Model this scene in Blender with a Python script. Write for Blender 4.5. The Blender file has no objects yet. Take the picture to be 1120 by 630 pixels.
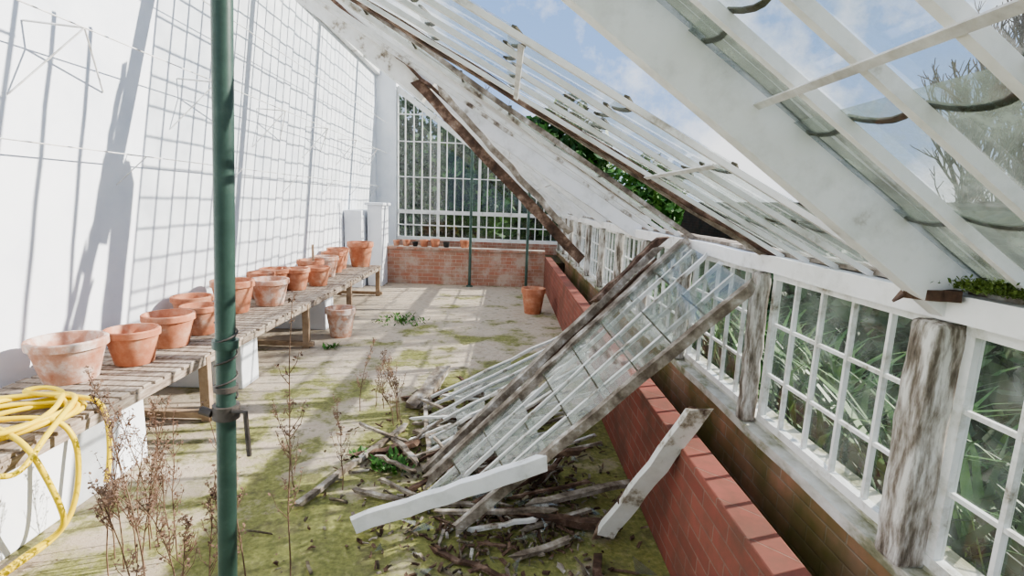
import bpy, math, random
from mathutils import Vector, Matrix, noise
random.seed(7)
V=Vector
SC=bpy.context.scene
# ------------------------------------------------------------ materials
def newmat(name):
    m=bpy.data.materials.new(name); m.use_nodes=True
    nt=m.node_tree; nt.nodes.clear()
    out=nt.nodes.new('ShaderNodeOutputMaterial')
    return m,nt,out
def N(nt,t,**k):
    n=nt.nodes.new(t)
    for a,b in k.items(): setattr(n,a,b)
    return n
def coords(nt,scale=(1,1,1)):
    tc=N(nt,'ShaderNodeNewGeometry'); mp=N(nt,'ShaderNodeMapping')
    mp.inputs['Scale'].default_value=scale
    nt.links.new(tc.outputs['Position'],mp.inputs['Vector']); return mp.outputs[0]
def noisen(nt,vec,scale,detail=6,rough=.6):
    n=N(nt,'ShaderNodeTexNoise'); n.inputs['Scale'].default_value=scale
    n.inputs['Detail'].default_value=detail; n.inputs['Roughness'].default_value=rough
    nt.links.new(vec,n.inputs['Vector']); return n.outputs['Fac']
def ramp(nt,fac,stops):
    r=N(nt,'ShaderNodeValToRGB'); cr=r.color_ramp
    while len(cr.elements)<len(stops): cr.elements.new(.5)
    for e,(p,c) in zip(cr.elements,stops):
        e.position=p; e.color=(c[0],c[1],c[2],1) if not isinstance(c,(int,float)) else (c,c,c,1)
    nt.links.new(fac,r.inputs[0]); return r.outputs[0]
def mixc(nt,fac,a,b,mode='MIX'):
    m=N(nt,'ShaderNodeMix',data_type='RGBA',blend_type=mode)
    for i,v in ((0,fac),(6,a),(7,b)):
        if hasattr(v,'links'): nt.links.new(v,m.inputs[i])
        elif isinstance(v,(int,float)): m.inputs[i].default_value=v
        else: m.inputs[i].default_value=(v[0],v[1],v[2],1)
    return m.outputs[2]
def pbsdf(nt,out,col,rough=.7,bump=None,bs=.3,bd=.01,metal=0,spec=.3):
    p=N(nt,'ShaderNodeBsdfPrincipled')
    if hasattr(col,'links'): nt.links.new(col,p.inputs['Base Color'])
    else: p.inputs['Base Color'].default_value=(*col,1)
    p.inputs['Roughness'].default_value=rough; p.inputs['Metallic'].default_value=metal
    p.inputs['Specular IOR Level'].default_value=spec
    if bump is not None:
        b=N(nt,'ShaderNodeBump'); b.inputs['Strength'].default_value=bs; b.inputs['Distance'].default_value=bd
        nt.links.new(bump,b.inputs['Height']); nt.links.new(b.outputs[0],p.inputs['Normal'])
    nt.links.new(p.outputs[0],out.inputs[0]); return p
def two(name,stops,scale=6,rough=.75,bs=.3,sc=(1,1,1),detail=8,spec=.25,metal=0,bd=.01):
    m,nt,out=newmat(name); v=coords(nt,sc); f=noisen(nt,v,scale,detail,.65)
    pbsdf(nt,out,ramp(nt,f,stops),rough,f,bs,bd,metal,spec); return m
M={}
M['plaster']=two('white_plaster',[(.2,(.62,.66,.73)),(.5,(.79,.82,.87)),(.8,(.88,.89,.92))],1.2,.85,.15)
M['paint']=two('peeling_white_paint',[(.33,(.10,.07,.05)),(.39,(.36,.32,.26)),(.45,(.66,.65,.61)),(.8,(.83,.83,.81))],6,.6,.5)
M['paintw']=two('white_paint',[(.26,(.18,.14,.10)),(.32,(.48,.46,.41)),(.39,(.72,.72,.70)),(.52,(.83,.83,.82)),(.8,(.88,.88,.88))],5,.55,.3)
M['sash']=two('sash_paint',[(.30,(.22,.19,.14)),(.38,(.60,.6,.55)),(.5,(.80,.81,.79)),(.8,(.87,.88,.87))],9,.55,.3)
M['post']=two('weathered_post_paint',[(.3,(.07,.055,.04)),(.42,(.22,.19,.155)),(.50,(.42,.39,.35)),(.60,(.70,.69,.65))],6,.8,.8,(5,5,.9))
M['sill']=two('weathered_sill',[(.3,(.10,.11,.05)),(.42,(.30,.30,.20)),(.52,(.58,.57,.51)),(.7,(.78,.78,.75))],7,.8,.5,(1,.5,1))
M['wgrey']=two('weathered_grey_wood',[(.3,(.06,.045,.035)),(.45,(.19,.155,.12)),(.58,(.36,.32,.27)),(.68,(.64,.62,.58))],9,.85,.6)
M['wbrown']=two('rotten_brown_wood',[(.3,(.03,.02,.014)),(.5,(.10,.06,.042)),(.62,(.22,.15,.11)),(.75,(.45,.4,.35))],10,.85,.6)
M['bench']=two('bench_wood',[(.3,(.17,.13,.10)),(.5,(.34,.28,.23)),(.7,(.50,.45,.39))],7,.8,.4,(6,1,6))
M['legw']=two('leg_wood',[(.3,(.26,.18,.12)),(.7,(.46,.35,.25))],8,.8,.4)
M['terra']=two('terracotta',[(.3,(.38,.14,.08)),(.5,(.51,.23,.14)),(.62,(.58,.33,.23)),(.75,(.68,.55,.48))],7,.85,.2)
M['terra2']=two('terracotta_limed',[(.3,(.42,.19,.12)),(.46,(.52,.31,.23)),(.62,(.66,.57,.52))],9,.85,.2)
M['black']=two('black_plastic',[(.3,(.02,.02,.02)),(.7,(.05,.05,.05))],9,.5,.1)
M['hose']=two('yellow_hose_rubber',[(.3,(.72,.50,.02)),(.7,(.84,.66,.06))],5,.4,.05)
M['pole']=two('green_painted_iron',[(.3,(.035,.07,.058)),(.55,(.05,.095,.078)),(.72,(.08,.13,.11)),(.85,(.2,.2,.17))],14,.4,.1,spec=.5)
M['iron']=two('old_iron',[(.3,(.05,.04,.035)),(.6,(.12,.10,.09))],20,.6,.3,spec=.5)
M['ironw']=two('white_iron',[(.3,(.45,.43,.4)),(.6,(.78,.78,.78))],8,.6,.2)
M['soil']=two('bed_soil',[(.3,(.03,.025,.015)),(.5,(.09,.07,.045)),(.65,(.10,.12,.03))],6,.95,.8)
M['moss']=two('moss_green',[(.3,(.03,.05,.01)),(.5,(.08,.12,.025)),(.7,(.15,.2,.05))],25,.95,1)
M['lap']=two('lap_grime',[(.3,(.03,.03,.02)),(.6,(.12,.11,.08))],20,.9,.4)
M['leaf']=two('green_leaf',[(.3,(.02,.07,.012)),(.5,(.06,.16,.03)),(.7,(.18,.31,.07))],3,.5,.1)
M['leafd']=two('dark_leaf',[(.3,(.010,.03,.010)),(.5,(.028,.075,.025)),(.7,(.09,.16,.05))],1.2,.6,.1)
M['dry']=two('dry_stem',[(.3,(.10,.055,.04)),(.6,(.24,.16,.11))],15,.9,.2)
M['bark']=two('bare_bark',[(.3,(.10,.08,.07)),(.6,(.20,.165,.15))],15,.9,.2)
M['grass']=two('outside_grass',[(.3,(.05,.08,.02)),(.6,(.14,.2,.06))],2,.95,.3)
M['rubble']=two('rubble',[(.3,(.04,.03,.02)),(.5,(.12,.095,.065)),(.7,(.3,.27,.2))],12,.9,.6)

def brick(name,axis,c1,c2,mortar,stain,moss=.0,lo=.45):
    m,nt,out=newmat(name)
    g=N(nt,'ShaderNodeNewGeometry'); s=N(nt,'ShaderNodeSeparateXYZ'); c=N(nt,'ShaderNodeCombineXYZ')
    nt.links.new(g.outputs['Position'],s.inputs[0])
    ad=N(nt,'ShaderNodeMath',operation='ADD')
    nt.links.new(s.outputs[0],ad.inputs[0]); nt.links.new(s.outputs[1],ad.inputs[1])
    nt.links.new(ad.outputs[0],c.inputs[0]); nt.links.new(s.outputs[2],c.inputs[1])
    b=N(nt,'ShaderNodeTexBrick'); nt.links.new(c.outputs[0],b.inputs['Vector'])
    b.inputs['Scale'].default_value=1; b.inputs['Brick Width'].default_value=.225; b.inputs['Row Height'].default_value=.075
    b.inputs['Mortar Size'].default_value=.005; b.inputs['Mortar Smooth'].default_value=.4
    b.inputs['Color1'].default_value=(*c1,1); b.inputs['Color2'].default_value=(*c2,1); b.inputs['Mortar'].default_value=(*mortar,1)
    v=coords(nt); f=noisen(nt,v,4,8,.7); f2=noisen(nt,v,1.6,4,.6)
    col=mixc(nt,ramp(nt,f,[(lo,0),(.62,.8)]),b.outputs['Color'],stain)
    if moss: col=mixc(nt,ramp(nt,f2,[(.5-moss*.2,0),(.6,.85)]),col,(.15,.16,.05))
    inv=N(nt,'ShaderNodeMath',operation='SUBTRACT'); inv.inputs[0].default_value=1
    nt.links.new(b.outputs['Fac'],inv.inputs[1])
    pbsdf(nt,out,col,.9,inv.outputs[0],.6,.01); return m
M['bred']=brick('red_brick','x',(.24,.072,.055),(.30,.10,.075),(.28,.18,.14),(.15,.075,.055),0,.38)
M['bold']=brick('old_brown_brick','x',(.52,.29,.19),(.42,.28,.19),(.5,.42,.34),(.3,.23,.15),.5)
M['bend']=brick('end_brick','y',(.40,.17,.115),(.35,.20,.145),(.5,.42,.36),(.50,.41,.35))
M['bgard']=brick('garden_brick','y',(.08,.045,.035),(.055,.045,.04),(.08,.07,.06),(.03,.03,.025))

def glass(name,dirt,dcol,lo,hi,scale=3,trans=.93,base=.02,refl=.05):
    m,nt,out=newmat(name)
    t=N(nt,'ShaderNodeBsdfTransparent'); t.inputs[0].default_value=(trans*.985,trans*1.01,trans,1)
    g=N(nt,'ShaderNodeBsdfGlossy'); g.inputs['Roughness'].default_value=.04
    lw=N(nt,'ShaderNodeLayerWeight'); lw.inputs[0].default_value=.5
    pw=N(nt,'ShaderNodeMath',operation='POWER'); nt.links.new(lw.outputs['Facing'],pw.inputs[0]); pw.inputs[1].default_value=5
    ma=N(nt,'ShaderNodeMath',operation='MULTIPLY_ADD'); nt.links.new(pw.outputs[0],ma.inputs[0]); ma.inputs[1].default_value=.7; ma.inputs[2].default_value=refl
    m1=N(nt,'ShaderNodeMixShader'); nt.links.new(ma.outputs[0],m1.inputs[0]); nt.links.new(t.outputs[0],m1.inputs[1]); nt.links.new(g.outputs[0],m1.inputs[2])
    d=N(nt,'ShaderNodeBsdfDiffuse'); d.inputs[0].default_value=(*dcol,1)
    tl=N(nt,'ShaderNodeBsdfTranslucent'); tl.inputs[0].default_value=(*dcol,1)
    m3=N(nt,'ShaderNodeMixShader'); m3.inputs[0].default_value=.5
    nt.links.new(d.outputs[0],m3.inputs[1]); nt.links.new(tl.outputs[0],m3.inputs[2])
    v=coords(nt); f=noisen(nt,v,scale,8,.7)
    r=ramp(nt,f,[(lo,base),(hi,dirt)])
    m2=N(nt,'ShaderNodeMixShader'); nt.links.new(r,m2.inputs[0]); nt.links.new(m1.outputs[0],m2.inputs[1]); nt.links.new(m3.outputs[0],m2.inputs[2])
    nt.links.new(m2.outputs[0],out.inputs[0]); return m
M['glass']=glass('roof_glass',.3,(.26,.29,.25),.42,.70,3,.90,.05,.08)
M['glassr']=glass('grimy_roof_glass',.65,(.22,.26,.22),.38,.66,6,.84,.12,.14)
M['glassw']=glass('window_glass',.28,(.3,.35,.32),.45,.72,2.5,.88,.03,.08)
M['glassd']=glass('dirty_fallen_glass',.5,(.34,.40,.35),.36,.66,3.5,.85,.09,.16)

def floormat():
    m,nt,out=newmat('floor_mossy_concrete')
    v=coords(nt); n1=noisen(nt,v,1.5,8,.70); n2=noisen(nt,v,6,8,.7); n3=noisen(nt,v,34,4,.6)
    g=N(nt,'ShaderNodeNewGeometry'); s=N(nt,'ShaderNodeSeparateXYZ'); nt.links.new(g.outputs['Position'],s.inputs[0])
    base=ramp(nt,n2,[(.3,(.36,.29,.22)),(.5,(.51,.43,.34)),(.7,(.60,.53,.44))])
    mr=N(nt,'ShaderNodeMapRange'); mr.inputs[1].default_value=2.5; mr.inputs[2].default_value=8.0; mr.inputs[3].default_value=.11; mr.inputs[4].default_value=-.06
    nt.links.new(s.outputs[1],mr.inputs[0])
    mx=N(nt,'ShaderNodeMapRange'); mx.inputs[1].default_value=-2.6; mx.inputs[2].default_value=-.6; mx.inputs[3].default_value=-.08; mx.inputs[4].default_value=.03
    nt.links.new(s.outputs[0],mx.inputs[0])
    ad=N(nt,'ShaderNodeMath',operation='ADD'); nt.links.new(n1,ad.inputs[0]); nt.links.new(mr.outputs[0],ad.inputs[1])
    a2=N(nt,'ShaderNodeMath',operation='ADD'); nt.links.new(ad.outputs[0],a2.inputs[0]); nt.links.new(mx.outputs[0],a2.inputs[1])
    mask=ramp(nt,a2.outputs[0],[(.50,0),(.59,.9)])
    mossc=ramp(nt,n3,[(.3,(.10,.115,.025)),(.55,(.215,.225,.055)),(.75,(.34,.33,.14))])
    col=mixc(nt,mask,base,mossc)
    dm=ramp(nt,n2,[(.52,0),(.68,.65)]); col=mixc(nt,dm,col,(.11,.085,.06))
    pbsdf(nt,out,col,.9,n3,.4,.02); return m
M['floor']=floormat()

# ------------------------------------------------------------ builder
class B:
    def __init__(s): s.v=[]; s.f=[]; s.m=[]; s.mats=[]
    def mi(s,k):
        if k not in s.mats: s.mats.append(k)
        return s.mats.index(k)
    def add(s,vs,fs,k):
        o=len(s.v); s.v+= [tuple(x) for x in vs]; i=s.mi(k)
        for f in fs: s.f.append(tuple(o+a for a in f)); s.m.append(i)
    def box(s,a,b,k):
        x0,y0,z0=a; x1,y1,z1=b
        s.add([(x0,y0,z0),(x1,y0,z0),(x1,y1,z0),(x0,y1,z0),(x0,y0,z1),(x1,y0,z1),(x1,y1,z1),(x0,y1,z1)],
              [(0,3,2,1),(4,5,6,7),(0,1,5,4),(1,2,6,5),(2,3,7,6),(3,0,4,7)],k)
    def beam(s,p0,p1,w,h,k,up=(0,0,1),segs=1,jit=0,jag=0):
        p0=V(p0);p1=V(p1);d=(p1-p0).normalized(); u=V(up)
        if abs(d.dot(u))>.98: u=V((0,1,0))
        a=d.cross(u).normalized(); c=a.cross(d).normalized()
        vs=[];fs=[]
        for i in range(segs+1):
            t=i/segs; p=p0.lerp(p1,t)
            o=V((random.uniform(-jit,jit),random.uniform(-jit,jit),random.uniform(-jit,jit))) if 0<i<segs else V((0,0,0))
            for sx,sz in ((-1,-1),(1,-1),(1,1),(-1,1)):
                e=V((0,0,0))
                if jag and i in(0,segs): e=d*random.uniform(-jag,jag)
                vs.append(p+o+e+a*(sx*w/2*(1+random.uniform(-jit,jit)*4))+c*(sz*h/2*(1+random.uniform(-jit,jit)*4)))
        for i in range(segs):
            q=i*4
            for j in range(4):
                fs.append((q+j,q+(j+1)%4,q+4+(j+1)%4,q+4+j))
        fs.append((3,2,1,0)); q=segs*4; fs.append((q,q+1,q+2,q+3))
        s.add(vs,fs,k)
    def tube(s,pts,r,k,n=8,r1=None):
        pts=[V(p) for p in pts]; vs=[];fs=[]; L=len(pts)
        for i,p in enumerate(pts):
            d=(pts[min(i+1,L-1)]-pts[max(i-1,0)]).normalized()
            u=V((0,0,1)) if abs(d.z)<.9 else V((0,1,0))
            a=d.cross(u).normalized(); c=a.cross(d)
            rr=r if r1 is None else r+(r1-r)*i/(L-1)
            for j in range(n):
                t=2*math.pi*j/n; vs.append(p+a*math.cos(t)*rr+c*math.sin(t)*rr)
        for i in range(L-1):
            for j in range(n):
                fs.append((i*n+j,i*n+(j+1)%n,(i+1)*n+(j+1)%n,(i+1)*n+j))
        fs.append(tuple(range(n))[::-1]); fs.append(tuple((L-1)*n+j for j in range(n)))
        s.add(vs,fs,k)
    def lathe(s,c,prof,k,n=28):
        vs=[];fs=[];c=V(c)
        for r,z in prof:
            for j in range(n):
                t=2*math.pi*j/n; vs.append(c+V((r*math.cos(t),r*math.sin(t),z)))
        for i in range(len(prof)-1):
            for j in range(n): fs.append((i*n+j,i*n+(j+1)%n,(i+1)*n+(j+1)%n,(i+1)*n+j))
        s.add(vs,fs,k)
    def obj(s,name,smooth=False,bev=0):
        me=bpy.data.meshes.new(name); me.from_pydata(s.v,[],s.f)
        for k in s.mats: me.materials.append(M[k])
        me.polygons.foreach_set('material_index',s.m)
        if smooth: me.polygons.foreach_set('use_smooth',[True]*len(s.f))
        me.update(); o=bpy.data.objects.new(name,me); SC.collection.objects.link(o)
        if bev:
            md=o.modifiers.new('bevel','BEVEL'); md.width=bev; md.segments=2; md.limit_method='ANGLE'
        if smooth:
            try:
                bpy.context.view_layer.objects.active=o; o.select_set(True)
                bpy.ops.object.shade_smooth_by_angle(angle=math.radians(40)); o.select_set(False)
            except Exception: pass
        return o

SL=.716; XE=1.3; ZE=1.44; XW=-3.0; YEND=12.2
def zr(x): return ZE+SL*(XE-x)
POSTS=[1.42+1.04*k for k in range(-3,11)]

# ------------------------------------------------------------ shell
b=B(); b.box((XW-.3,-1.9,-.1),(XW,YEND+.3,4.75),'plaster'); b.obj('wall_left')
b=B(); b.box((XW,-1.9,-.1),(1.6,YEND,0),'floor'); b.obj('floor')
b=B(); b.box((-70,-70,-.6),(90,90,-.12),'grass'); b.obj('garden_lawn')
b=B(); b.box((XW,YEND,0),(1.45,YEND+.25,.74),'bend')
b.box((XW,YEND-.08,0),(-2.55,YEND+.25,4.6),'plaster'); b.obj('wall_far')
b=B(); b.box((-2.98,9.6,0),(-2.66,10.5,1.45),'plaster'); b.box((-2.62,9.85,0),(-2.34,10.4,1.55),'plaster')
b.box((-2.66,9.8,1.55),(-2.30,10.44,1.60),'plaster'); b.obj('masonry_pier',bev=.01)
b=B(); b.box((-2.34,10.3,0),(.83,10.5,.70),'bend'); b.box((-2.34,10.26,.70),(.83,10.54,.75),'bend'); b.obj('planter_wall_brick_end')
b=B(); b.box((-2.34,10.5,0),(1.25,YEND-.1,.5),'soil'); b.obj('planter_soil_end')
b=B(); b.box((.83,-1.9,0),(.955,10.3,.635),'bred'); b.obj('planter_wall_red_brick',bev=.006)
b=B(); b.box((.96,-1.9,0),(1.265,10.5,.16),'soil'); b.obj('planter_bed_soil')
b=B(); b.box((1.27,-1.9,0),(1.5,YEND+.2,.60),'bold'); b.obj('wall_right')
b=B(); b.beam((1.27,-1.9,.625),(1.27,YEND,.625),.07,.045,'sill',segs=40,jit=.005)
b.beam((1.37,-1.9,.655),(1.37,YEND,.655),.14,.03,'sill',segs=30,jit=.003); b.obj('windowsill_right')
b=B(); b.beam((1.3,-1.9,1.455),(1.3,YEND,1.455),.11,.075,'paintw',segs=40,jit=.005)
b.beam((1.37,-1.9,1.505),(1.37,YEND,1.505),.14,.02,'wgrey',segs=40,jit=.004); b.obj('eave_beam')
for i,y in enumerate(POSTS):
    b=B(); near=abs(y-1.42)<.01 or i<3
    w=.10 if near else .075
    b.beam((1.26,y,.65),(1.26,y,1.41),w,w,'post',up=(0,1,0),segs=12,jit=.005)
    b.obj('window_post',bev=.015)
for i in range(len(POSTS)-1):
    y0=POSTS[i]+.05; y1=POSTS[i+1]-.05; b=B(); z0,z1=.67,1.415; X=1.31
    for y in (y0+.015,y1-.015): b.beam((X,y,z0),(X,y,z1),.03,.03,'sash',up=(0,1,0))
    for z in (z0+.02,z1-.015): b.beam((X,y0,z),(X,y1,z),.034,.035,'sash')
    nc=5
    for j in range(1,nc):
        y=y0+(y1-y0)*j/nc; b.beam((X,y,z0),(X,y,z1),.014,.020,'sash',up=(1,0,0))
    for j in range(1,3):
        z=z0+(z1-z0)*j/3; b.beam((X,y0,z),(X,y1,z),.014,.014,'sash')
    b.add([(X+.005,y0,z0),(X+.005,y1,z0),(X+.005,y1,z1),(X+.005,y0,z1)],[(0,1,2,3)],'glassw')
    b.obj('window_%d'%(i+1))
b=B(); Y=YEND+.05
for z,t in ((.78,.08),(1.40,.09),(1.09,.025)): b.beam((-2.55,Y,z),(1.3,Y,z),.08,t,'paintw')
n=20
for j in range(n+1):
    x=-2.55+(3.85)*j/n; th=.06 if j%5==0 else .022
    b.beam((x,Y,.78),(x,Y,zr(x)-.05),th,.05,'paintw',up=(0,1,0))
for z in (2.2,3.0,3.6):
    xr=XE-(z-ZE)/SL
    b.beam((-2.55,Y,z),(xr,Y,z),.04,.022,'paintw')
b.beam((-2.55,Y,zr(-2.55)-.04),(1.3,Y,ZE),.1,.12,'paintw')
b.add([(-2.55,Y,.78),(1.3,Y,.78),(1.3,Y,ZE),(-2.55,Y,zr(-2.55))],[(0,1,2,3)],'glassw')
b.obj('window_15')

# ------------------------------------------------------------ roof bays
def bay(name,ys,x0,x1,zf,laps=.3,curved=True,barw=.022,bard=.028,arc=.03,skip=0,purl=(.66,.05),gl='glass',pmat='paintw',pl=True,lapw=.014,grime=()):
    b=B(); sl=(zf(x1)-zf(x0))/(x0-x1)
    up=V((sl,0,1)).normalized()
    for y in ys:
        b.beam(V((x0,y,zf(x0)))-up*.004,V((x1,y,zf(x1)))-up*.004,barw,bard,pmat,up=up,segs=8,jit=.0015)
    for x in purl:
        if pl: b.beam(V((x,ys[0],zf(x)))-up*.022,V((x,ys[-1],zf(x)))-up*.022,.02,.006,'ironw',up=up)
    L=x0-x1; nr=max(1,int(L/laps))
    for i in range(len(ys)-1):
        ya,yb=ys[i],ys[i+1]; off=random.uniform(-.04,.04)*(1 if curved else .3)
        for r in range(nr):
            if random.random()<skip: continue
            xa=x0-r*laps+off*(r>0); xb=x0-(r+1)*laps-.015
            K=6 if curved else 1
            lo=[];hi=[]
            for k in range(K+1):
                t=k/K; y=ya+(yb-ya)*t; bow=arc*4*t*(1-t) if curved else 0
                lo.append(V((xa+bow,y,zf(xa+bow)))+up*.014); hi.append(V((xb,y,zf(xb)))+up*.008)
            vs=lo+hi; b.add(vs,[(k,k+1,K+1+k+1,K+1+k) for k in range(K)],'glassr' if (i in grime or (curved and r<2)) else gl)
            if r>0:
                for k in range(K): b.beam(lo[k],lo[k+1],lapw,.006,'lap',up=up)
    return b.obj(name)
bars=lambda a,c,n:[a+(c-a)*i/n for i in range(n+1)]
def rafter(y,x0=1.34,x1=-2.99,mat='paintw',d=.17,w=.055):
    b=B(); up=V((SL,0,1)).normalized()
    b.beam(V((x0,y,zr(x0)+.05)),V((x1,y,zr(x1)+.05)),w,d,mat,up=up,segs=10,jit=.003)
    b.beam(V((x0,y,zr(x0)+.05))+up*(d/2+.01),V((x1,y,zr(x1)+.05))+up*(d/2+.01),w+.03,.02,'wgrey',up=up,segs=10,jit=.003)
    b.beam(V((x0,y-w/2-.003,zr(x0)+.05))+up*(d/2-.018),V((x1,y-w/2-.003,zr(x1)+.05))+up*(d/2-.018),.006,.022,'lap',up=up,segs=30,jit=.005)
    return b.obj('roof_rafter',bev=.004)
for i,y in enumerate(POSTS):
    if y<1.5: rafter(y)
    elif y>5 and i%2==0: rafter(y,d=.12,w=.05)
zf=lambda x: zr(x)+.09
bay('roof_glazing',bars(.38,1.42,5),1.36,-3.0,zf,grime=(4,))
bay('roof_glazing',bars(-1.7,.38,10),1.36,-3.0,zf,curved=False)
bay('roof_glazing',bars(5.05,YEND,34),1.36,-3.0,zf,curved=False,laps=.2,barw=.018,bard=.02,lapw=.016)
b=B(); b.beam((XW+.06,-1.9,4.5),(XW+.06,YEND,4.5),.1,.2,'paintw'); b.obj('roof_wall_plate')
zs=lambda x:1.50+.53*(1.3-x)
bay('sagging_roof_glazing',bars(1.58,2.36,4),1.36,-1.75,zs,laps=.34,barw=.018,bard=.018,arc=.035,purl=(.64,.04,-.9),lapw=.018)
b=B(); up=V((.53,0,1)).normalized()
b.beam((1.36,2.43,zs(1.36)),(-1.8,2.43,zs(-1.8)),.04,.035,'wbrown',up=up,segs=22,jit=.008,jag=.05)
b.beam((1.30,2.47,zs(1.3)-.03),(-1.2,2.50,zs(-1.2)+.02),.02,.02,'wgrey',up=up,segs=12,jit=.006,jag=.05)
b.obj('broken_rafter')
b=B()
for y,yt,s in ((3.5,3.5,.62),(3.8,3.75,.615),(4.15,4.0,.60),(4.5,4.3,.60)):
    xt=-1.9; b.beam((1.3,y,1.5),(xt,yt,1.5+s*(1.3-xt)),.028,.03,'wgrey' if y==3.5 else 'paint' ,up=(.6,0,1),segs=12,jit=.006)
for i in range(9):
    x=1.0-i*.33; b.beam((x,3.5,1.5+.62*(1.3-x)+.02),(x,3.78,1.5+.615*(1.3-x)+.02),.02,.01,'lap')
b.add([(1.2,3.52,1.57),(1.2,3.78,1.57),(-1.2,3.74,3.06),(-1.2,3.5,3.07)],[(0,1,2,3)],'glassd')
b.obj('hanging_glazing_bars')
b=B(); b.beam((1.32,4.9,1.50),(-1.0,4.85,2.93),.06,.24,'paintw',up=(.6,0,1),segs=8,jit=.004,jag=.03)
b.beam((1.32,4.84,1.64),(-.9,4.8,3.04),.09,.03,'wgrey',up=(.6,0,1),segs=12,jit=.008)
b.obj('slipped_white_rafter')
b=B(); b.beam((-2.99,5.0,4.30),(-.68,4.6,2.60),.07,.20,'paint',up=(.7,0,1),segs=10,jit=.006)
b.beam((-.80,4.58,2.68),(.60,4.1,1.29),.05,.08,'wbrown',up=(.7,0,1),segs=14,jit=.010,jag=.06)
b.beam((-.60,4.50,2.62),(.50,4.08,1.50),.03,.05,'wgrey',up=(.7,0,1),segs=14,jit=.008,jag=.08)
b.beam((-.50,4.54,2.40),(.30,4.30,1.62),.02,.04,'wbrown',up=(.7,0,1),segs=10,jit=.010,jag=.08)
b.beam((-1.6,4.7,3.40),(-.5,4.5,2.50),.05,.025,'wbrown',up=(.7,0,1),segs=14,jit=.010,jag=.06)
b.obj('snapped_rafter')

# ------------------------------------------------------------ fallen sash
b=B()
TR=V((1.16,2.33,1.36)); BR=V((-.19,2.38,.05)); TL=V((1.20,3.42,1.47)); BL=V((-.42,2.78,.06))
nrm=(TL-TR).cross(BR-TR).normalized()
if nrm.z<0: nrm=-nrm
b.beam(TR,BR,.04,.05,'wgrey',up=nrm,segs=14,jit=.005,jag=.04)
b.beam(TL,BL,.07,.05,'wgrey',up=nrm,segs=14,jit=.005,jag=.05)
for t in (.2,.4,.6,.8):
    b.beam(TR.lerp(TL,t),BR.lerp(BL,t)+(TR-BR)*(.12 if t<.7 else .0),.02,.022,'paint',up=nrm,segs=8,jit=.003,jag=.03)
R_=9
for i in range(5):
    t0=i/5;t1=(i+1)/5
    for r in range(R_):
        if (i,r) in((0,8),(4,8),(2,7),(1,8),(4,5)) or random.random()<.08: continue
        s0=r/R_; s1=(r+1)/R_+.02
        P=lambda t,s:TR.lerp(TL,t).lerp(BR.lerp(BL,t),s)
        o=nrm*random.uniform(.006,.016)
        b.add([P(t0,s0)+o,P(t1,s0)+o,P(t1,s1)+o,P(t0,s1)+o],[(0,1,2,3)],'glassd')
        b.beam(P(t0,s1)+o,P(t1,s1)+o,.008,.006,'lap',up=nrm)
b.obj('fallen_roof_sash')
b=B()
b.beam((1.05,3.50,1.43),(-.42,2.98,.05),.07,.045,'wgrey',up=nrm,segs=14,jit=.006,jag=.05)
b.beam((1.10,3.54,1.50),(.62,3.35,1.06),.05,.05,'wbrown',up=nrm,segs=8,jit=.008,jag=.05)
b.beam((1.10,3.70,1.30),(-.30,3.30,.08),.035,.04,'wbrown',up=nrm,segs=12,jit=.006,jag=.05)
b.obj('fallen_rafter')
b=B()
A=V((.80,4.5,.66)); Bp=V((-.62,4.05,.05)); C=V((.62,3.55,.50)); D=V((-.42,3.0,.05))
for t in (0,.17,.34,.5,.67,.84,1): b.beam(A.lerp(C,t),Bp.lerp(D,t),.022,.022,'paint',segs=8,jit=.008,jag=.04)
b.beam(Bp,D,.03,.03,'wgrey',segs=8,jit=.005,jag=.05); b.beam(A,C,.03,.03,'wgrey',segs=8,jit=.005,jag=.05)
for t in (0,.17,.34,.5,.67,.84):
    for s in range(6):
        if random.random()<.4: continue
        s0=s/6;s1=(s+1)/6; t1=t+.16
        b.add([A.lerp(C,t).lerp(Bp.lerp(D,t),s0),A.lerp(C,t1).lerp(Bp.lerp(D,t1),s0),A.lerp(C,t1).lerp(Bp.lerp(D,t1),s1),A.lerp(C,t).lerp(Bp.lerp(D,t),s1)],[(0,1,2,3)],'glassd')
b.obj('broken_window_sash')
b=B(); b.beam((-.72,2.37,.055),(.22,2.29,.47),.05,.08,'paintw',segs=10,jit=.007,jag=.05); b.obj('white_plank',bev=.004)
b=B(); b.beam((.55,2.35,.04),(.87,2.1,.84),.09,.035,'paint',up=(0,1,.3),segs=10,jit=.006,jag=.05)
b.beam((.52,2.37,.04),(.84,2.12,.80),.03,.04,'wbrown',up=(0,1,.3),segs=10,jit=.006,jag=.05); b.obj('leaning_board')
b=B(); b.beam((-1.07,2.6,.03),(-.70,3.55,.04),.035,.03,'wgrey',segs=8,jit=.006,jag=.05); b.obj('wood_lath')
b=B(); b.beam((-.70,3.95,.04),(-.52,4.55,.16),.12,.05,'wgrey',segs=6,jit=.01,jag=.05)
b.beam((-.80,4.1,.03),(-.45,4.25,.06),.07,.04,'wbrown',segs=5,jit=.01,jag=.05); b.obj('rotten_timber_offcut')
b=B(); b.beam((.02,2.55,.03),(.62,2.42,.05),.05,.04,'wbrown',segs=7,jit=.01,jag=.05)
b.beam((-.05,3.1,.04),(.5,2.75,.3),.05,.03,'wbrown',segs=7,jit=.01,jag=.05)
b.beam((.5,2.2,.02),(.45,1.95,.03),.04,.03,'wbrown',segs=4,jit=.01,jag=.05)
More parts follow.
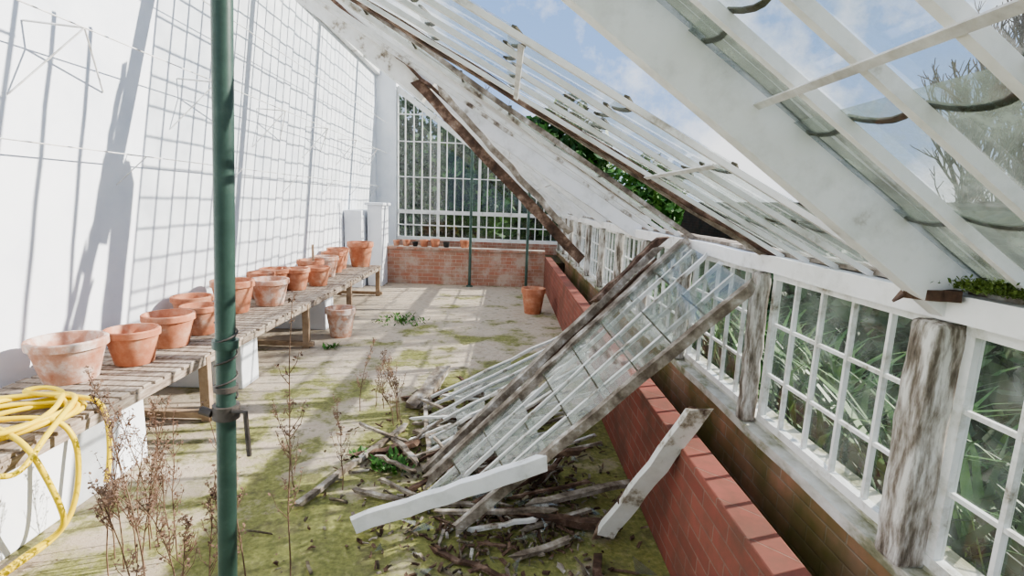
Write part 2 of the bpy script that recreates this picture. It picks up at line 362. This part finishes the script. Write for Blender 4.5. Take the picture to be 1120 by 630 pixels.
for p,q,w,k in (((-.95,3.1,.03),(-.55,3.3,.05),.05,'wbrown'),((-.6,3.5,.04),(-.1,3.15,.08),.05,'wgrey'),((-.85,2.75,.03),(-.45,2.6,.04),.03,'wgrey'),
    ((-.5,3.75,.05),(.1,3.5,.12),.06,'wbrown'),((-.3,2.25,.02),(.1,2.05,.03),.025,'wbrown'),((.1,2.2,.02),(.35,2.3,.05),.035,'wgrey'),
    ((.2,2.6,.06),(.75,2.75,.1),.045,'wgrey'),((-.1,2.6,.05),(.35,2.9,.12),.04,'wbrown'),((-.75,3.4,.04),(-.5,3.0,.07),.035,'wgrey')):
    b.beam(p,q,w,w*.6,k,segs=6,jit=.008,jag=.05)
b.obj('rotten_wood_pieces')
b=B()
for i in range(60):
    x=random.uniform(-.65,.3); y=random.uniform(2.4,4.4); a=random.uniform(-.5,1.0) if random.random()<.7 else random.uniform(0,3.1); L=random.uniform(.2,.8)
    x1=min(.76,x+math.cos(a)*L); z0=random.uniform(.02,.08)
    b.beam((x,y,z0),(x1,y+math.sin(a)*L*.6,z0+random.uniform(0,.14)),random.uniform(.014,.034),.018,random.choice(['paint','wgrey','wgrey','wbrown']),segs=6,jit=.005,jag=.03)
b.obj('broken_glazing_bars')
b=B()
def mound(x,y): return .05*math.exp(-((x-.15)/.4)**2-((y-2.8)/.55)**2)
for i in range(1400):
    if random.random()<.6: x=random.gauss(.08,.30); y=random.gauss(2.7,.38)
    else: x=random.gauss(-.25,.40); y=random.gauss(3.0,.7)
    if x>.8 or x<-1.2 or y<1.8 or y>4.6: continue
    a=random.uniform(0,6.28); L=random.uniform(.008,.04)*(1 if random.random()<.85 else 4); 
    if x+abs(math.cos(a)*L)>.82: continue
    k=random.choice(['rubble','rubble','wbrown','wbrown','wbrown','wgrey'])
    h=random.uniform(.004,.012); m=mound(x,y)*random.random()
    b.beam((x,y,h+m),(x+math.cos(a)*L,y+math.sin(a)*L,h+m+random.uniform(0,.02)),random.uniform(.005,.018),h,k,segs=2,jit=.004,jag=.01)
for i in range(130):
    x=random.gauss(.1,.36); y=random.gauss(2.7,.42)
    if x>.74 or y<1.8 or y>4.5: continue
    m=mound(x,y)
    vs=[(x+random.uniform(-.07,.07),y+random.uniform(-.07,.07),.012+m+random.uniform(0,.03)) for _ in range(3)]
    b.add(vs,[(0,1,2)],random.choice(['glassr','glassd']))
b.obj('roof_debris')
b=B()
for i in range(700):
    x=random.uniform(-2.05,.78); y=random.uniform(1.3,6); r=random.uniform(.003,.010)
    a=random.uniform(0,3); d=V((math.cos(a),math.sin(a),0))*r; e=V((-math.sin(a),math.cos(a),.3))*r*.6
    c=V((x,y,.008)); b.add([c-d,c+e,c+d,c-e+V((0,0,r*.3))],[(0,1,2,3)],random.choice(['rubble','dry','wbrown']))
b.obj('fallen_leaves')

# ------------------------------------------------------------ bench
b=B(); y=1.2; zt=.52
while y<9.0:
    j=random.uniform(-.015,.015)
    b.box((-2.92+j,y,zt-.022),(-2.15+j,y+.07,zt+random.uniform(-.003,0)),'bench'); y+=.09
b.beam((-2.17,1.2,zt-.05),(-2.17,9.0,zt-.05),.035,.055,'bench'); b.beam((-2.86,1.2,zt-.05),(-2.86,9.0,zt-.05),.035,.055,'bench')
b.beam((-2.5,1.2,zt-.05),(-2.5,9.0,zt-.05),.035,.055,'bench')
for y in (3.66,5.6,7.2,8.85):
    b.beam((-2.18,y,0),(-2.18,y,zt-.02),.07,.05,'legw',up=(0,1,0)); b.beam((-2.85,y,0),(-2.85,y,zt-.02),.07,.05,'legw',up=(0,1,0))
    b.beam((-2.85,y,.05),(-2.1,y,.05),.06,.05,'legw')
b.obj('slatted_bench',bev=.003)
b=B()
for ya,yb in ((1.0,3.1),(4.3,4.6),(6.4,6.7)): b.box((-2.98,ya,0),(-2.24,yb,.43),'plaster')
b.obj('bench_pier_wall',bev=.01)

# ------------------------------------------------------------ pots
def pot(x,y,z,r,h,k='terra',name='terracotta_pot',tilt=0):
    b=B(); rb=r*.66; rim=h*.2
    prof=[(0,0),(rb,0),(rb+.004,.006),(r*.92,h-rim),(r*.93,h-rim),(r,h-rim+.004),(r,h-.006),(r-.006,h),(r*.88,h),(r*.86,h-.01),(r*.8,h-rim),(rb*.86,.03),(0,.03)]
    b.lathe((0,0,0),prof,k); o=b.obj(name,smooth=True); o.location=(x,y,z); o.rotation_euler=(tilt,0,random.uniform(0,6))
for x,y,r,h,k in ((-2.66,3.08,.205,.26,'terra2'),(-2.51,3.42,.165,.24,'terra'),(-2.54,3.85,.18,.25,'terra'),(-2.52,4.22,.15,.24,'terra'),
    (-2.78,4.55,.17,.25,'terra'),(-2.68,5.05,.20,.32,'terra'),(-2.50,5.45,.20,.28,'terra2'),(-2.79,6.25,.18,.28,'terra'),(-2.74,5.78,.15,.3,'terra'),
    (-2.6,6.40,.17,.27,'terra'),(-2.45,6.75,.16,.25,'terra'),(-2.66,7.05,.18,.30,'terra'),(-2.62,7.55,.18,.30,'terra2'),(-2.66,8.0,.18,.32,'terra'),(-2.72,8.42,.18,.34,'terra'),(-2.46,8.80,.22,.42,'terra')):
    pot(x,y,.521,r,h,k)
pot(-1.97,6.15,0,.18,.36,'terra2'); pot(.48,7.85,0,.19,.40,'terra')
for x,r,k in ((-2.18,.07,'terra'),(-1.98,.08,'terra'),(-1.8,.06,'black'),(-1.62,.09,'terra'),(-1.4,.10,'terra'),(-1.17,.07,'black'),(-.8,.10,'terra')):
    pot(x,10.4,.75,r,r*1.6,k,'small_flower_pot')
b=B(); b.beam((-2.60,7.0,.54),(-2.66,7.15,1.02),.03,.015,'legw',up=(0,1,0)); b.obj('garden_stake')

# ------------------------------------------------------------ poles
b=B(); p0=V((-.83,1.4,0)); p1=V((-.70,1.4,2.85))
b.tube([p0,p1],.026,'pole',20)
at=lambda z:p0.lerp(p1,z/2.85)
d=(p1-p0).normalized()
for z in (1.28,): b.tube([at(z)-d*.012,at(z)+d*.012],.034,'pole',20)
b.tube([at(1.08)-d*.02,at(1.08)+d*.02],.036,'iron',16); b.tube([at(1.15)-d*.008,at(1.15)+d*.008],.032,'iron',16)
c=at(1.08); b.tube([c+V((.03,-.02,.01)),c+V((.07,-.03,.012)),c+V((.075,-.03,-.12))],.007,'iron',8)
b.tube([c+V((-.03,-.02,0)),c+V((-.06,-.02,.01))],.012,'iron',8)
w=[]
for i in range(60):
    t=i/59; a=t*22; q=at(1.12+.22*t); w.append(q+V((math.cos(a)*.03,math.sin(a)*.03,0)))
b.tube(w,.003,'iron',5)
b.obj('iron_support_pole',smooth=True)
for x in (-.67,.46):
    b=B(); b.tube([(x,10.15,0),(x,10.15,zr(x))],.028,'pole',14); b.lathe((x,10.15,0),[(0,.03),(.06,.03),(.07,0)],'pole',14); b.obj('iron_support_pole',smooth=True)

# ------------------------------------------------------------ wall wires and brackets
b=B()
for X,z in ((-2.7,2.69),(-2.85,1.95),(-2.72,3.35)):
    b.tube([(X,-1,z),(X,12,z)],.0045,'ironw',6)
y=.5
while y<12:
    for z in (2.69,):
        T=V((-2.7,y,z)); b.tube([T,(-2.995,y-.25,z-.46)],.006,'ironw',6); b.tube([T,(-2.995,y+.5,z-.3)],.006,'ironw',6); b.tube([T,(-2.995,y-.1,z)],.007,'ironw',6)
    b.tube([(-2.85,y+.7,1.95),(-2.995,y+.55,1.72)],.0045,'ironw',6); b.tube([(-2.85,y+.7,1.95),(-2.995,y+.7,1.96)],.0045,'ironw',6)
    y+=1.5
b.obj('trellis_wire_brackets')

# ------------------------------------------------------------ hose
def curve(name,splines,r,k):
    cu=bpy.data.curves.new(name,'CURVE'); cu.dimensions='3D'; cu.bevel_depth=r; cu.bevel_resolution=4; cu.resolution_u=10
    for pts in splines:
        s=cu.splines.new('NURBS'); s.points.add(len(pts)-1); s.use_endpoint_u=True; s.order_u=4
        for q,p in zip(s.points,pts): q.co=(*p,1)
    cu.materials.append(M[k]); o=bpy.data.objects.new(name,cu); SC.collection.objects.link(o); return o
sp=[]
pts=[]
for i in range(56):
    a=i*.62; rr=.20+.05*math.sin(i*1.3); 
    pts.append((-2.38+rr*1.0*math.cos(a),2.42+rr*1.35*math.sin(a)-.05*math.sin(i*.3),.545+.012*(i//10)+.012*math.sin(i*2.1)))
pts+=[(-2.2,2.62,.60),(-2.09,2.60,.58),(-2.04,2.56,.42),(-2.03,2.52,.25),(-2.04,2.50,.18)]
sp.append(pts)
sp.append([(-2.45,2.2,.62),(-2.2,2.35,.62),(-2.07,2.38,.56),(-2.04,2.36,.35),(-2.06,2.32,.12),(-2.08,2.2,.03),(-2.15,2.0,.02),(-2.1,1.7,.02)])
sp.append([(-2.5,2.3,.6),(-2.15,2.18,.62),(-2.03,2.15,.45),(-2.0,2.2,.2),(-2.05,2.25,.06),(-2.16,2.1,.03),(-2.12,1.8,.02)])
sp.append([(-2.6,2.55,.6),(-2.3,2.72,.6),(-2.15,2.5,.62),(-2.08,2.2,.55),(-2.06,2.05,.4),(-2.12,1.9,.6),(-2.4,1.9,.6)])
curve('garden_hose',sp,.0125,'hose')

# ------------------------------------------------------------ weeds
def weed(b,x,y,h,n=9,lean=.1,seed=.011,k='dry'):
    pts=[V((x,y,0))]; a=random.uniform(0,6.28)
    for i in range(1,7):
        t=i/6; pts.append(V((x+math.cos(a)*lean*t*t+random.uniform(-.008,.008),y+math.sin(a)*lean*t*t,h*t)))
    b.tube(pts,.0035,k,5,.0014)
    for j in range(n):
        t=random.uniform(.3,1); i=min(5,int(t*6)); p=pts[i].lerp(pts[i+1],t*6-i) if t<1 else pts[-1]
        a2=random.uniform(0,6.28); L=random.uniform(.04,.15)*(1.25-t)*1.4
        q=p+V((math.cos(a2)*L*.45,math.sin(a2)*L*.45,L))
        b.tube([p,p.lerp(q,.5)+V((math.cos(a2),math.sin(a2),0))*L*.1,q],.0018,k,4,.0009)
        for m in range(9):
            c=p.lerp(q,random.uniform(.4,1.05))+V([random.uniform(-.012,.012) for _ in range(3)])
            r=seed*random.uniform(.4,1); u=V([random.uniform(-1,1) for _ in range(3)]).normalized()*r; w=u.cross(V((0,0,1)))*.7
            b.add([c-u,c+w,c+u,c-w],[(0,1,2,3)],k)
for cx,cy,n in ((-1.5,2.05,8),(-1.25,1.75,5),(-1.75,2.3,5),(-.86,2.0,1),(-1.02,2.6,2),(-.92,3.9,4),(-.75,3.7,3)):
    b=B()
    for i in range(n):
        weed(b,cx+random.uniform(-.2,.2),cy+random.uniform(-.2,.2),random.uniform(.4,.95) if cy<2.4 else random.uniform(.3,.6),random.randint(14,22),.12)
    b.obj('dried_weed')
b=B(); weed(b,-.84,1.9,1.3,20,.05); b.obj('dried_weed')
for cx,cy,n,R in ((-.66,3.05,140,.13),(-.9,3.15,50,.08),(-1.4,7.0,200,.4),(-1.9,5.6,40,.12)):
    b=B()
    for i in range(n):
        a=random.uniform(0,6.28); r=R*random.random(); c=V((cx+r*math.cos(a),cy+r*math.sin(a),.01)); L=random.uniform(.02,.065)
        a=random.uniform(0,6.28); d=V((math.cos(a),math.sin(a),random.uniform(.4,1.2)))*L; s=V((-math.sin(a),math.cos(a),0))*L*.3
        b.add([c,c+d*.5+s,c+d,c+d*.5-s],[(0,1,2,3)],'leaf')
    b.obj('green_weed')
b=B()
for i in range(2600):
    c=V((1.29+random.gauss(0,.035),1.27+random.gauss(0,.07),1.515+abs(random.gauss(0,.012)))); u=V([random.uniform(-1,1) for _ in range(3)])*.006; w=V([random.uniform(-1,1) for _ in range(3)])*.005
    b.add([c-u,c+w,c+u,c-w],[(0,1,2,3)],'moss')
b.beam((1.16,1.46,1.47),(1.24,1.36,1.49),.05,.03,'wbrown',segs=6,jit=.012,jag=.03)
b.obj('moss_clump')

# ------------------------------------------------------------ outside vegetation
def strap(name,n,xr,yr,hr,k='leaf'):
    b=B()
    for i in range(n):
        x=random.uniform(*xr); y=random.uniform(*yr); a=random.uniform(0,6.28); h=random.uniform(*hr); w=random.uniform(.012,.03); R=h*random.uniform(.3,.8)
        p=V((x,y,-.1)); side=V((-math.sin(a),math.cos(a),0)); vs=[];fs=[]
        for j in range(6):
            t=j/5; c=p+V((math.cos(a)*R*t*t,math.sin(a)*R*t*t,h*(t*1.25-.35*t**3))); ww=w*(1-t**3*.95)
            if c.x<1.55: c.x=1.55
            vs+=[c-side*ww,c+side*ww]
        fs=[(2*j,2*j+1,2*j+3,2*j+2) for j in range(5)]
        b.add(vs,fs,k)
    return b.obj(name)
strap('strap_leaf_plants',1200,(1.65,2.3),(-.5,7),(.6,1.2))
strap('strap_leaf_plants',1600,(1.65,2.5),(-.5,12),(.6,1.15),'leafd')
def cloud(name,n,c,R,k,size=.1,trunk=True,k2='leaf'):
    b=B(); c=V(c)
    for i in range(n):
        while True:
            p=V([random.uniform(-1,1) for _ in range(3)])
            if p.length<=1: break
        q=V((p.x*R[0],p.y*R[1],p.z*R[2])); f=noise.noise((c+q)*.7)
        q*=1+.35*f
        pos=c+q; 
        if pos.z<.1: pos.z=.1-pos.z*.3
        s=size*random.uniform(.5,1.3); u=V([random.uniform(-1,1) for _ in range(3)]).normalized()*s; w=u.cross(V([random.uniform(-1,1) for _ in range(3)])).normalized()*s*.55
        b.add([pos-u,pos+w,pos+u,pos-w],[(0,1,2,3)],k if random.random()<.6 else k2)
    if trunk: b.tube([(c.x,c.y,-.12),(c.x+.1,c.y,c.z)],.14,'bark',8,.08)
    return b.obj(name)
cloud('garden_shrub',7500,(-1.2,17,2.0),(2.4,1.6,2.3),'leafd',.15)
cloud('garden_shrub',8500,(1.6,18.5,2.2),(2.4,1.6,2.9),'leafd',.18)
cloud('garden_shrub',7500,(-3.9,18,2.2),(2.2,1.4,2.9),'leafd',.16,k2='leafd')
cloud('garden_shrub',3500,(3.4,12.5,1.6),(1.0,1.2,1.2),'leaf',.10)
cloud('garden_hedge',12000,(3.3,4.0,.55),(.7,7.5,.75),'leafd',.09,False,'leafd')
b=B(); b.box((5.6,-4,-.12),(5.9,22,1.9),'bgard'); b.box((-8,22,-.12),(5.6,22.3,2.4),'bgard'); b.obj('garden_wall_brick')
sp=[]
def grow(p,d,L,depth):
    pts=[p]; q=p.copy(); dd=d.copy()
    for i in range(4):
        dd=(dd+V([random.uniform(-.12,.12) for _ in range(3)])+V((0,0,.06))).normalized(); q=q+dd*L/4; pts.append(q.copy())
    sp.append((depth,[tuple(a) for a in pts]))
    if depth<4:
        for i in range((12,7,5,4)[depth]):
            j=random.randint(1,4); s=V([random.uniform(-1,1) for _ in range(3)]); s.z=abs(s.z)*.3
            nd=(dd*1.0+s*.75).normalized(); grow(pts[j],nd,L*random.uniform(.4,.62),depth+1)
def tree(base,H):
    global sp; sp=[]; grow(V(base),V((0,0,1)),H,0)
    cu=bpy.data.curves.new('bare_tree','CURVE'); cu.dimensions='3D'; cu.bevel_depth=1; cu.bevel_resolution=0
    for dp,pts in sp:
        s=cu.splines.new('POLY'); s.points.add(len(pts)-1)
        for i,(q,p) in enumerate(zip(s.points,pts)):
            q.co=(*p,1); q.radius=(.10,.05,.028,.018,.012)[dp]*(1-.12*i)
    cu.materials.append(M['bark']); o=bpy.data.objects.new('bare_tree',cu); SC.collection.objects.link(o)
tree((10.2,11.5,-.12),4.1); tree((13.5,13.5,-.12),3.8); tree((-2,25,-.12),5.0)

# ------------------------------------------------------------ world, sun, camera
w=bpy.data.worlds.new('sky'); SC.world=w; w.use_nodes=True; nt=w.node_tree; nt.nodes.clear()
out=N(nt,'ShaderNodeOutputWorld'); bg=N(nt,'ShaderNodeBackground'); tc=N(nt,'ShaderNodeTexCoord')
sx=N(nt,'ShaderNodeSeparateXYZ'); nt.links.new(tc.outputs['Generated'],sx.inputs[0])
sky=ramp(nt,sx.outputs[2],[(0,(.60,.74,.96)),(.25,(.36,.57,.98)),(.8,(.20,.39,.84))])
n=noisen(nt,tc.outputs['Generated'],2.6,9,.62)
col=mixc(nt,ramp(nt,n,[(.45,0),(.58,1)]),sky,(1.35,1.37,1.4))
nt.links.new(col,bg.inputs[0]); bg.inputs[1].default_value=1.08; nt.links.new(bg.outputs[0],out.inputs[0])
s=bpy.data.lights.new('sun','SUN'); s.energy=11; s.angle=math.radians(.55); s.color=(1,.94,.85)
so=bpy.data.objects.new('sun',s); SC.collection.objects.link(so); so.rotation_euler=V((-1,-.32,-.55)).to_track_quat('-Z','Y').to_euler(); so.location=(8,4,7)
try: SC.view_settings.look='AgX - Medium High Contrast'
except Exception: pass
Yc=V((-7,94,-560)).normalized(); Xc=V((1,-.037,0)); Xc=(Xc-Xc.dot(Yc)*Yc).normalized(); Zc=Xc.cross(Yc)
cam=bpy.data.cameras.new('camera'); cam.lens=18; cam.sensor_width=36; cam.clip_start=.05; cam.clip_end=300
co=bpy.data.objects.new('camera',cam); SC.collection.objects.link(co)
mw=Matrix((Xc,Yc,Zc)).to_4x4(); mw.translation=V((0,0,1.7)); co.matrix_world=mw
SC.camera=co
